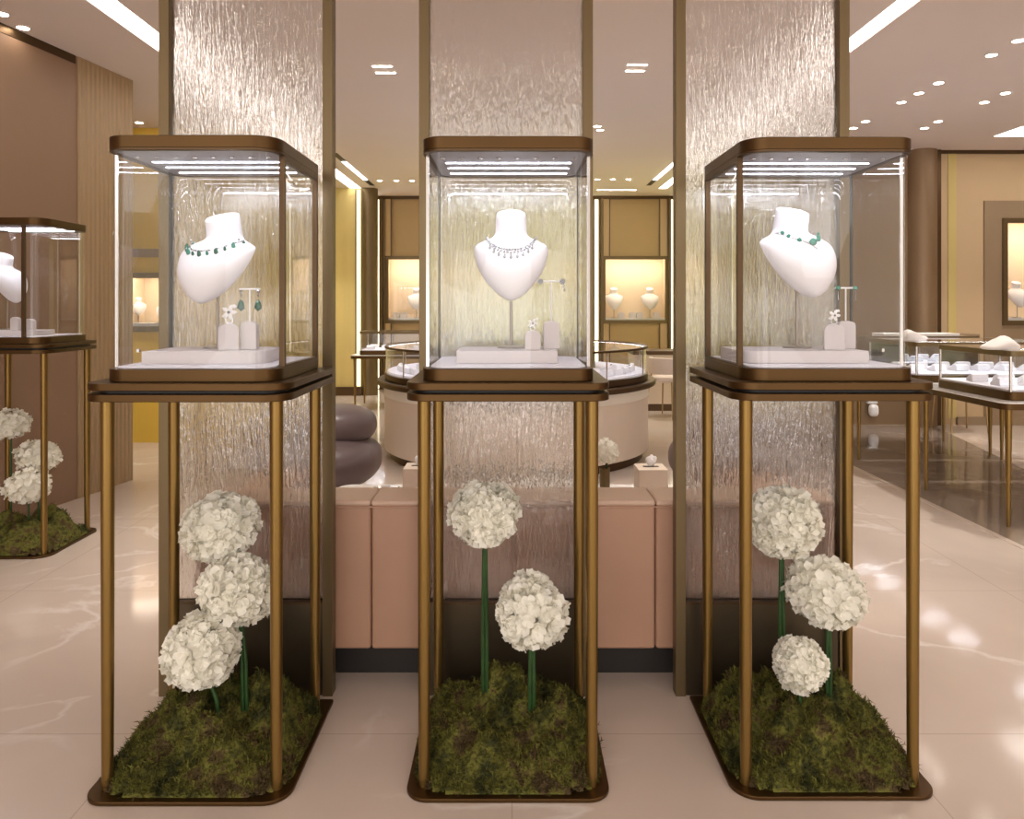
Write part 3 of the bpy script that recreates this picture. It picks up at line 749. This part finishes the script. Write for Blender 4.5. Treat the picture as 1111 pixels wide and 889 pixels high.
# ------------------------------------------------------------------ textured glass screens
def screen(cx, where):
    Y0, W, D, f = 2.628, .620, .05, .036
    t = thing('glass_screen', 'floor to ceiling screen of rippled glass in a bronze frame, %s' % where, 'room divider', (cx, Y0, 0))
    w = W/2
    for s in (-1,1):
        obj('post', bx(*sorted((s*w, s*(w-f))), 0, D, 0, CEIL-.001), 'bronze_frame', t, False, .0015)
    obj('base_panel', bx(-w+f, w-f, .008, D-.01, 0, .325), 'bronze_base', t, False, .0015)
    obj('base_rail', bx(-w+f, w-f, .004, D-.004, .3255, .335), 'bronze_dark', t, False, .001)
    obj('glass_pane', bx(-w+f, w-f, .026, .036, .3355, CEIL-.002), 'water_glass', t, False)
screen(-.950, 'behind the left display stand')
screen(-.0214, 'behind the middle display stand')
screen(.894, 'behind the right display stand')

# ------------------------------------------------------------------ sofa
SX0, SX1, SY = -1.17, 1.19, 2.72
t = thing('sofa', 'long pink leather sofa seen from behind the glass screens', 'sofa', (0, SY, 0))
pw = (SX1-SX0)/4.5
edges = [SX0, SX0+.13+.0, -.525, .0, .53, SX1-.13, SX1]
edges = [SX0, -.52, .005, .53, SX1]
for a, b in zip(edges, edges[1:]):
    obj('back_panel', bx(a+.001, b-.001, 0, .14, .125, .654), 'leather_pink', t, True, .012, 3)
    obj('top_roll', bx(a+.0005, b-.0005, -.006, .20, .6545, .676), 'leather_top', t, True, .009, 3)
obj('back_piping', polytube(BM(), [(SX0+.01,-.003,.652),(SX1-.01,-.003,.652)], .004, 8), 'leather_pink', t)
for a in (SX0, SX1-.16): obj('arm', bx(a, a+.16, .15, .86, .125, .60), 'leather_pink', t, True, .03, 4)
for i in range(4):
    a = SX0+.165+i*(SX1-SX0-.33)/4; b = a+(SX1-SX0-.33)/4
    obj('seat_cushion', bx(a+.003, b-.003, .17, .86, .27, .43), 'leather_top', t, True, .04, 4)
obj('seat_frame', bx(SX0+.16, SX1-.16, .15, .84, .125, .268), 'leather_pink', t, True, .01)
obj('plinth', bx(SX0+.06, SX1-.06, .08, .80, 0, .1245), 'plinth_dark', t, False)

# coffee table and what stands on it
t = thing('coffee_table', 'low white marble coffee table beyond the sofa', 'coffee table', (0.05, 3.92, 0))
obj('table_top', prism(BM(), rrect(-1.0,1.0,-.27,.17,.08,8), .37, .40), 'marble_white', t, True, .004)
for sx in (-.85,.85):
    for sy in (-.2,.1): obj('leg', tube(BM(), (sx,sy,0), (sx,sy,.3695), .015, n=14), 'bronze_leg', t)
def tissue_box(x, y, lab):
    t = thing('tissue_box', lab, 'tissue box', (x,y,.4005))
    obj('box', bx(-.076,.076,-.076,.076,0,.155), 'cream_panel', t, True, .004)
    obj('slot', bx(-.04,.04,-.01,.01,.1553,.157), 'plinth_dark', t, False)
    b = BM()
    for k in range(5):
        a = k*1.3; ellipsoid(b, (.010*math.cos(a),.006*math.sin(a),.180+.008*(k % 2)), (.016,.009,.034-.004*k), 2, M=Matrix.Rotation(.5*math.cos(a),4,'Y'))
    obj('tissue', b, 'tissue', t)
tissue_box(wx(455,3.85), 3.85, 'beige tissue box on the coffee table, seen left of the middle stand')
tissue_box(wx(706,3.83), 3.83, 'beige tissue box with a white tissue sticking up, seen right of the middle stand')
t = thing('vase', 'small bronze cylinder vase on the coffee table', 'vase', (wx(656,3.82),3.82,.4005))
obj('vessel', lathe(BM(), [(.024,0),(.027,.004),(.027,.15),(.024,.152),(.022,.14)], 28), 'bronze_frame', t)
hydrangea(658,490,13,14,3.82,.545,31,'single white hydrangea in the vase on the coffee table',None,0,n=70)
t = thing('ashtray', 'clear faceted glass dish on the coffee table', 'dish', (wx(418,3.86),3.86,.4005))
obj('dish', lathe(BM(), [(.05,0),(.085,.03),(.08,.032),(.048,.008)], 9), 'silver', t, False)

# ------------------------------------------------------------------ grey armchairs
def armchair(x, y, rz, lab):
    t = thing('armchair', lab, 'armchair', (x,y,0), rz)
    obj('seat', ellipsoid(BM(), (0,-.02,.355), (.425,.41,.165), 4, 2.8), 'leather_grey', t)
    b = ellipsoid(BM(), (0,.10,.57), (.375,.29,.145), 4, 2.6)
    obj('backrest', b, 'leather_grey', t)
    for a in (45,135,225,315):
        c, s = math.cos(math.radians(a)), math.sin(math.radians(a))
        obj('leg', tube(BM(), (.30*c,.29*s,.23), (.345*c,.335*s,0), .013, .009, 12), 'black_metal', t)
armchair(-1.31, 4.95, 0, 'round grey leather armchair beyond the sofa on the left')
armchair(1.49, 4.95, 0, 'round grey leather armchair beyond the sofa on the right')

# ------------------------------------------------------------------ round counter
RC, RX, RY = 1.24, .04, 7.05
t = thing('round_counter', 'big round cream jewellery counter in the middle of the room', 'counter', (RX,RY,0))
obj('plinth', lathe(BM(), [(RC-.05,0),(RC-.05,.08)], 96), 'bronze_dark', t)
obj('drum', lathe(BM(), [(RC,.0805),(RC,.565)], 96), 'cream_panel', t)
obj('glow_band', lathe(BM(), [(RC+.006,.566),(RC+.006,.66)], 96), 'cream_bright', t)
obj('ledge', lathe(BM(), [(RC+.06,.661),(RC+.07,.67),(RC+.07,.70),(RC+.06,.71)], 96), 'bronze_dark', t, True)
v = thing('round_vitrine', 'round glass vitrine with bronze rim on top of the cream counter', 'vitrine', (RX,RY,.7105))
obj('base', lathe(BM(), [(RC-.01,0),(RC,.005),(RC,.055),(RC-.02,.06)], 96), 'bronze_dark', v)
obj('tray', lathe(BM(), [(RC-.02,.0605),(RC-.03,.075),(.7,.075),(.7,.0605)], 96), 'pad_white', v)
def circ(r, n=96): return [(r*math.cos(2*PI*i/n), r*math.sin(2*PI*i/n)) for i in range(n)]
obj('glass_walls', ring(BM(), circ(RC-.008), circ(RC-.016), .0612, .285), 'clear_glass', v)
obj('top_glass', ring(BM(), circ(RC-.03), circ(.75), .288, .296), 'clear_glass', v)
obj('top_rim', ring(BM(), circ(RC), circ(RC-.03), .2855, .303), 'bronze_dark', v)
obj('inner_ring', ring(BM(), circ(.75), circ(.70), .0612, .303), 'bronze_frame', v)
obj('led_ring', ring(BM(), circ(RC-.032), circ(RC-.042), .2845, .2853), 'led', v, False)
for k in range(12):
    a = 2*PI*k/12+.13; obj('post', tube(BM(), ((RC-.02)*math.cos(a),(RC-.02)*math.sin(a),.061), ((RC-.02)*math.cos(a),(RC-.02)*math.sin(a),.285), .006, n=8), 'chrome', v)

# small jewellery cushions, one source copied
def cushion_src():
    t = thing('jewellery_cushion', 'x', 'jewellery cushion', (0,0,-5))
    b = BM(); pts = [(-.05,0),(.05,0),(.045,.02),(-.02,.055),(-.045,.05)]
    fr = [b.verts.new((-.055,y,z)) for y,z in pts]; bk = [b.verts.new((.055,y,z)) for y,z in pts]; n = 5
    b.faces.new(fr); b.faces.new(bk[::-1])
    for i in range(n): b.faces.new((fr[i], bk[i], bk[(i+1)%n], fr[(i+1)%n]))
    obj('cushion', b, 'velvet_white', t, True, .006)
    obj('pendant', ellipsoid(BM(), (0,.0,.046), (.022,.014,.006), 1, M=Matrix.Rotation(-.6,4,'X')), 'diamond', t, False)
    return t
first = [cushion_src()]
def cushion(x, y, z, rz, label, group):
    s = first[0]
    if s.location.z < -1:
        s.location = (x,y,z); s.rotation_euler = (0,0,rz); s['label'] = label; s['group'] = group; return s
    return dup(s, (x,y,z), rz, label, group)
rnd = random.Random(5)
for k in range(22):
    a = PI+PI*(k+.5)/22; rr = RC-.17
    for q, r2 in enumerate((rr, rr-.17)):
        if q == 1 and k % 2: continue
        aa = a+(.03 if q else 0)
        cushion(RX+r2*math.cos(aa), RY+r2*math.sin(aa), .7105+.0755, aa-PI*1.5+rnd.uniform(-.15,.15), 'white jewellery cushion inside the round vitrine on the cream counter', 'cushions in the round vitrine')

# ------------------------------------------------------------------ leg tables with vitrines
def vitrine_table(x0, x1, y0, y1, where, ncush=10, zt=.785):
    cx, cy = (x0+x1)/2, (y0+y1)/2; w, d = (x1-x0)/2, (y1-y0)/2
    t = thing('vitrine_table', 'bronze-legged table with a white top, %s' % where, 'table', (cx,cy,0))
    obj('apron', prism(BM(), rrect(-w,w,-d,d,.07,8), zt-.045, zt-.0055), 'bronze', t, True, .002)
    obj('top', prism(BM(), rrect(-w-.003,w+.003,-d-.003,d+.003,.072,8), zt-.005, zt), 'marble_white', t, True, .001)
    for sx in (-1,1):
        for sy in (-1,1):
            lx, ly = sx*(w-.06), sy*(d-.05)
            obj('leg', lathe(BM(), [(.011,0),(.012,.02),(.0215,zt-.0455)], 16, lx, ly), 'bronze_leg', t)
    v = thing('vitrine', 'low bronze-rimmed glass vitrine on the table %s' % where, 'vitrine', (cx,cy,zt+.0005))
    w -= .10; d -= .10; h = .315
    o = lambda i: rrect(-w+i,w-i,-d+i,d-i,max(.06-i,.01),8)
    obj('base', prism(BM(), o(0), 0, .055), 'bronze', v, True, .003)
    obj('tray', prism(BM(), o(.02), .0553, .068), 'pad_white', v, True, .002)
    obj('glass_walls', ring(BM(), o(.006), o(.012), .0556, h-.035), 'clear_glass', v)
    obj('top_frame', ring(BM(), o(0), o(.05), h-.0345, h), 'bronze_frame', v, True, .002)
    obj('top_glass', prism(BM(), o(.0505), h-.008, h-.001), 'clear_glass', v)
    obj('led_strip', bx(-w+.08, w-.08, -d+.035, -d+.045, h-.0353, h-.0346), 'led_small', v, False)
    obj('led_strip', bx(-w+.08, w-.08, d-.045, d-.035, h-.0353, h-.0346), 'led_small', v, False)
    for sx in (-1,1):
        for sy in (-1,1):
            obj('post', tube(BM(), (sx*(w-.025),sy*(d-.025),.0556), (sx*(w-.025),sy*(d-.025),h-.035), .009, n=10), 'chrome', v)
    r = random.Random(int(abs(x0*100)))
    nx = max(1, ncush//2)
    for i in range(nx):
        for j in range(2):
            cushion(cx-w+.14+(2*w-.28)*i/max(nx-1,1), cy+(-.12 if j == 0 else .13)+r.uniform(-.02,.02), zt+.0695, r.uniform(-.3,.3), 'white jewellery cushion in the vitrine %s' % where, 'cushions in the vitrine %s' % where)
    return v
emission('led_small', (.88,.92,1.), 60)
vitrine_table(3.05, 4.45, 4.57, 5.59, 'nearest on the right', 12)
vitrine_table(3.05, 4.45, 5.66, 6.66, 'in the middle of the right row', 12)
vitrine_table(3.05, 4.45, 6.72, 7.55, 'farthest in the right row', 12)
vitrine_table(-2.14, -.85, 9.72, 10.45, 'at the back left before the yellow niche', 10, .72)
def cloth(x, y, z, w, d, h, seed, lab):
    r = random.Random(seed); b = BM(); ellipsoid(b, (0,0,h*.35), (w,d,h*.65), 3, 2.4)
    for v in b.verts:
        k = 1+.10*math.sin(40*v.co.x+seed)+.08*math.sin(55*v.co.y+2*seed)
        v.co.z = max(0, v.co.z*k*(1+.35*math.sin(22*v.co.x+seed)))
    tag(obj('white_glove', b, 'linen', None, True, loc=(x,y,z)), lab, 'gloves')
cloth(wx(1085,4.85), 4.85, 1.1010, .115, .09, .06, 1, 'crumpled white cloth gloves lying on the nearest right vitrine')
cloth(wx(992,6.2), 6.2, 1.1010, .10, .08, .06, 3, 'crumpled white cloth gloves lying on the vitrine farther back on the right')
tray = obj('paper_tray', bx(-.35,.35,-.12,.12,0,.025), 'linen', None, True, .004, loc=(3.80,6.95,1.1012)); tag(tray, 'flat cream tray lying on the farther right vitrine', 'tray')

# chair glimpsed behind the right vitrines
def stool(x, y, rz, lab, mat='stool_cream', sh=.50, bh=.75):
    t = thing('stool', lab, 'stool', (x,y,0), rz)
    obj('seat', ellipsoid(BM(), (0,0,sh-.03), (.22,.21,.045), 3, 3.), mat, t)
    b = BM(); n = 20
    po = []; pi2 = []
    for i in range(n+1):
        a = PI*(.0)+PI*i/n; po.append((.235*math.cos(a), .21*math.sin(a))); pi2.append((.205*math.cos(a), .18*math.sin(a)))
    prism(b, po+pi2[::-1], sh+.04, bh)
    obj('backrest', b, mat, t, True, .012, 3)
    for sx in (-1,1):
        for sy in (-1,1):
            obj('leg', tube(BM(), (sx*.16,sy*.15,sh-.05), (sx*.20,sy*.19,0), .011, .009, 10), 'seat_metal', t)
        obj('back_strut', tube(BM(), (sx*.215,.03,sh-.03), (sx*.215,.03,sh+.05), .008, n=8), 'seat_metal', t)
    return t
stool(wx(724,9.15), 9.15, math.pi*.75, 'cream stool with metal legs in front of the low cream desk', sh=.50, bh=.74)
stool(wx(1039,8.15), 8.12, 0, 'brown stool behind the right vitrines near the yellow wall strip', 'wall_taupe', .72, 1.07)
# low cream desk
t = thing('desk', 'low cream desk with dark top against the back, beside the round counter', 'desk', (2.15,9.9,0))
obj('body', bx(-.55,.48,-.25,.25,.09,.735), 'cream_panel', t, False, .003)
obj('base', bx(-.55,.48,-.24,.24,0,.0895), 'bronze_dark', t, False)
obj('top', bx(-.57,.50,-.27,.27,.7355,.785), 'bronze_dark', t, False, .003)

# white fixture low on bronze wall
t = thing('wall_lamp', 'small white rounded lamp low on the bronze wall at the right', 'lamp', (wx(945,YR), YR, .10))
obj('cap', bx(-.055,.055,-.05,0,.15,.175), 'mould_white', t, True, .004)
obj('shade', ellipsoid(BM(), (0,-.06,.075), (.05,.045,.07), 3, 3.2), 'tissue', t)

# ------------------------------------------------------------------ wall windows with busts
def small_bust(x, y, z, h, rz, lab, group):
    s = h/.40
    t = thing('necklace_bust', lab, 'display bust', (x,y,z), rz, group)
    b = bust_bm(28,4)
    for v in b.verts: v.co = v.co*s+Vector((0,0,.396*s))
    obj('torso', b, 'velvet_white', t)
    obj('rod', tube(BM(), (0,-.01,.005), (0,-.01,.2*s), .006, n=8), 'rod_metal', t)
    obj('foot', lathe(BM(), [(.05,0),(.05,.006)], 20), 'rod_metal', t)
    return t
trim(wx(651.5,YB), wx(654,YB), YB-.09, YB, 0, CEIL-.05, 'bronze_frame')
trim(wx(724.5,YB), wx(727,YB), YB-.09, YB, 0, CEIL-.05, 'bronze_frame')
for (pa, pb, d_, m_) in ((654,660.5,.03,'wall_cream'),(716,723,.03,'wall_cream'),(660.6,661.7,.04,'bronze_frame'),(714.8,715.9,.04,'bronze_frame'),(418.5,424,.03,'wall_cream'),(424.1,425.3,.04,'bronze_frame')):
    h_ = hole(1)
    trim(wx(pa,YB), wx(pb,YB), YB-d_, YB, 0, h_[2]-.001, m_); trim(wx(pa,YB), wx(pb,YB), YB-d_, YB, h_[3]+.001, CEIL-.05, m_)
trim(wx(412.5,YB), wx(416,YB), YB-.09, YB, 0, CEIL-.05, 'bronze_frame')
for n_, (a, b_, bl) in enumerate(((653,725,((666,'left'),(705,'right'))), (418,490,((452,'left'),)))):
    Yw = YB; x0, x1, y0, z0 = wall_window(n_+1)
    side = 'right' if n_ == 0 else 'left'
    for px, w_ in bl:
        small_bust(wx(px,Yw+.2), Yw+.2, z0, .50, 0, ('white bust in the %s lit wall window at the back%s' % (side, ', %s one of the pair' % w_ if n_ == 0 else '')), None)
    for k, px in enumerate((674,686,694,712) if n_ == 0 else (430,438,462)):
        ring_block(wx(px,Yw+.12), Yw+.12, z0, 0, 'small cream block in the %s lit wall window at the back, %s' % (side, ('leftmost','second from the left','third from the left','rightmost')[k] if n_ == 0 else ('leftmost','middle one','rightmost')[k]), .11, .10)
Yw = YR; x0, x1, y0, z0 = wall_window(3)
small_bust(wx(1103,Yw+.15), Yw+.15, z0, .42, 0, 'white bust in the lit wall window at the right edge', None)
Yw = 7.45; x0, x1, y0, z0 = wall_window(4)
small_bust(wx(150,Yw+.2), Yw+.2, z0, .26, .6, 'white bust in the lit window seen through the left glass case', None)
small_bust(wx(176,Yw+.2), Yw+.2, z0, .22, -.4, 'smaller white bust farther right in the lit window seen through the left glass case', None)

# ------------------------------------------------------------------ ceiling lights
def downlight(px, py, group, label, r=.036):
    Y = (CEIL-CAMZ)*F/(HY-py)
    if not first_dl:
        t = thing('downlight', label, 'ceiling light', (wx(px,Y), Y, CEIL), 0, group)
        obj('trim_ring', ring(BM(), circ(r+.012,24), circ(r,24), -.004, -.0005), 'light_slot', t, False)
        obj('bulb', prism(BM(), circ(r-.001,24), -.003, -.001), 'down_light', t, False)
        first_dl.append(t); return t
    return dup(first_dl[0], (wx(px,Y), Y, CEIL), None, label, group)
first_dl = []
GR = 'downlights in the ceiling right of the screens'
for p in ((1104.8,44),(1075.7,59.7),(1018.4,90),(997,101),(978,111),(1091,101),(1068,111),(939,131.7),(1017.7,131.7),(1003,139),(926,139)):
    downlight(*p, GR, 'small round downlight in the ceiling to the right of the glass screens')
for p in ((25,30),(2,15),(151,133),(166,140.5)):
    downlight(*p, 'downlights in the ceiling left of the screens', 'small round downlight in the ceiling to the left of the glass screens')
for p in ((665,194.6),(682,194.6),(648,194.6),(412,196),(430,196),(447,196),(648,137),(651,141)):
    downlight(*p, 'downlights in the ceiling at the back', 'small round downlight in the ceiling near the back wall')
def dash(px0, px1, py, lab):
    Y = (CEIL-CAMZ)*F/(HY-py); a, b = wx(px0,Y), wx(px1,Y)
    t = thing('slot_light', lab, 'ceiling light', ((a+b)/2, Y, CEIL), 0)
    w = (b-a)/2
    obj('trim_plate', bx(-w-.01,w+.01,-.022,.022,-.003,-.0005), 'light_slot', t, False)
    obj('diffuser', bx(-w,w,-.009,.009,-.006,-.0032), 'down_light', t, False)
dash(404,425,71.5,'short slot light in the ceiling left of the middle screen, nearer of the pair')
dash(408,429,78.5,'short slot light in the ceiling left of the middle screen, farther of the pair')
dash(681,702,70,'short slot light in the ceiling right of the middle screen, nearer of the pair')
dash(679,699,76.5,'short slot light in the ceiling right of the middle screen, farther of the pair')
dash(648,690,206,'thin slot light in the ceiling just before the back wall')
def track(x, y0, y1, lab):
    t = thing('track_light', lab, 'ceiling light', (x, y0, CEIL))
    L = y1-y0
    obj('track', bx(-.035,.035,-.5,L+.5,-.004,-.0005), 'black_metal', t, False)
    obj('diffuser', bx(-.03,.03,0,L,-.009,-.0045), 'strip_light', t, False)
YT = lambda py: (CEIL-CAMZ)*F/(HY-py)
track(wx(385,YT(185)), YT(175), YT(195), 'narrow black track with a glowing strip in the ceiling left of the middle screen')
track(wx(722,YT(185)), YT(175), YT(195), 'narrow black track with a glowing strip in the ceiling right of the middle screen')
Y1, Y2 = YT(137), YT(147.5)
t = thing('ceiling_panel_light', 'wide rectangular light panel in the ceiling at the right edge', 'ceiling light', (wx(1093,Y2), Y1, CEIL))
obj('frame', bx(-.16,1.3,-.02,Y2-Y1+.02,-.004,-.0005), 'light_slot', t, False)
obj('diffuser', bx(-.14,1.28,0,Y2-Y1,-.008,-.0045), 'strip_light', t, False)

# ------------------------------------------------------------------ lamps
def area(name, loc, sx, sy, e, col, rot=(0,0,0)):
    l = bpy.data.lights.new(name, 'AREA'); l.shape = 'RECTANGLE'; l.size = sx; l.size_y = sy; l.energy = e; l.color = col
    o = bpy.data.objects.new(name, l); C.objects.link(o); o.location = loc; o.rotation_euler = rot; return o
def spot(name, loc, e, col, size=1.2, blend=.7, r=.05):
    l = bpy.data.lights.new(name, 'SPOT'); l.energy = e; l.color = col; l.spot_size = size; l.spot_blend = blend; l.shadow_soft_size = r
    o = bpy.data.objects.new(name, l); C.objects.link(o); o.location = loc; return o
WARM = (1.,.93,.87)
# unseen spot lamps added to brighten the seating, the counter and the entrance
for i, (x, y, e) in enumerate(((-1.2,4.6,90),(1.2,4.6,90),(0,7,90),(3.8,5.1,90),(3.8,7.0,90),(-2.4,3.3,30),(2.2,3.3,60),(-1.8,9.5,90),(1.8,9.5,90),(-4.4,6.6,90),(5.2,7.6,80),(-2.75,10.5,90))):
    spot('fill_spot', (x,y,CEIL-.02), e*1.5, WARM)

# ------------------------------------------------------------------ world (made-up patchy glow for fill and reflections), camera, view
w = bpy.data.worlds.new('world'); bpy.context.scene.world = w; w.use_nodes = True
nt = w.node_tree; bg = nt.nodes['Background']
tc = N(nt, 'ShaderNodeTexCoord'); mp = N(nt, 'ShaderNodeMapping'); mp.inputs['Scale'].default_value = (5,5,3); nt.links.new(tc.outputs['Generated'], mp.inputs[0])
vo = N(nt, 'ShaderNodeTexVoronoi', distance='CHEBYCHEV'); vo.inputs['Scale'].default_value = 1.3; nt.links.new(mp.outputs[0], vo.inputs['Vector'])
sr = N(nt, 'ShaderNodeSeparateColor'); nt.links.new(vo.outputs['Color'], sr.inputs[0])
rp = N(nt, 'ShaderNodeValToRGB'); e = rp.color_ramp.elements; e[0].position = .0; e[0].color = (.25,.21,.185,1); e[1].position = .95; e[1].color = (.78,.75,.73,1)
k = rp.color_ramp.elements.new(.5); k.color = (.42,.375,.34,1); nt.links.new(sr.outputs[0], rp.inputs[0]); nt.links.new(rp.outputs[0], bg.inputs[0])
bg.inputs[1].default_value = 4.2
cam = bpy.data.cameras.new('camera'); co = bpy.data.objects.new('camera', cam); C.objects.link(co)
co.location = (0,0,CAMZ); co.rotation_euler = (PI/2,0,0)
cam.sensor_width = 36; cam.sensor_fit = 'HORIZONTAL'; cam.lens = 36*F/1111; cam.shift_x = 0; cam.shift_y = -(444.5-HY)/1111
cam.clip_start = .05; cam.clip_end = 60
S = bpy.context.scene; S.camera = co
S.view_settings.view_transform = 'Standard'; S.view_settings.look = 'None'; S.view_settings.exposure = .27; S.view_settings.gamma = 1; S.view_settings.use_curve_mapping = False
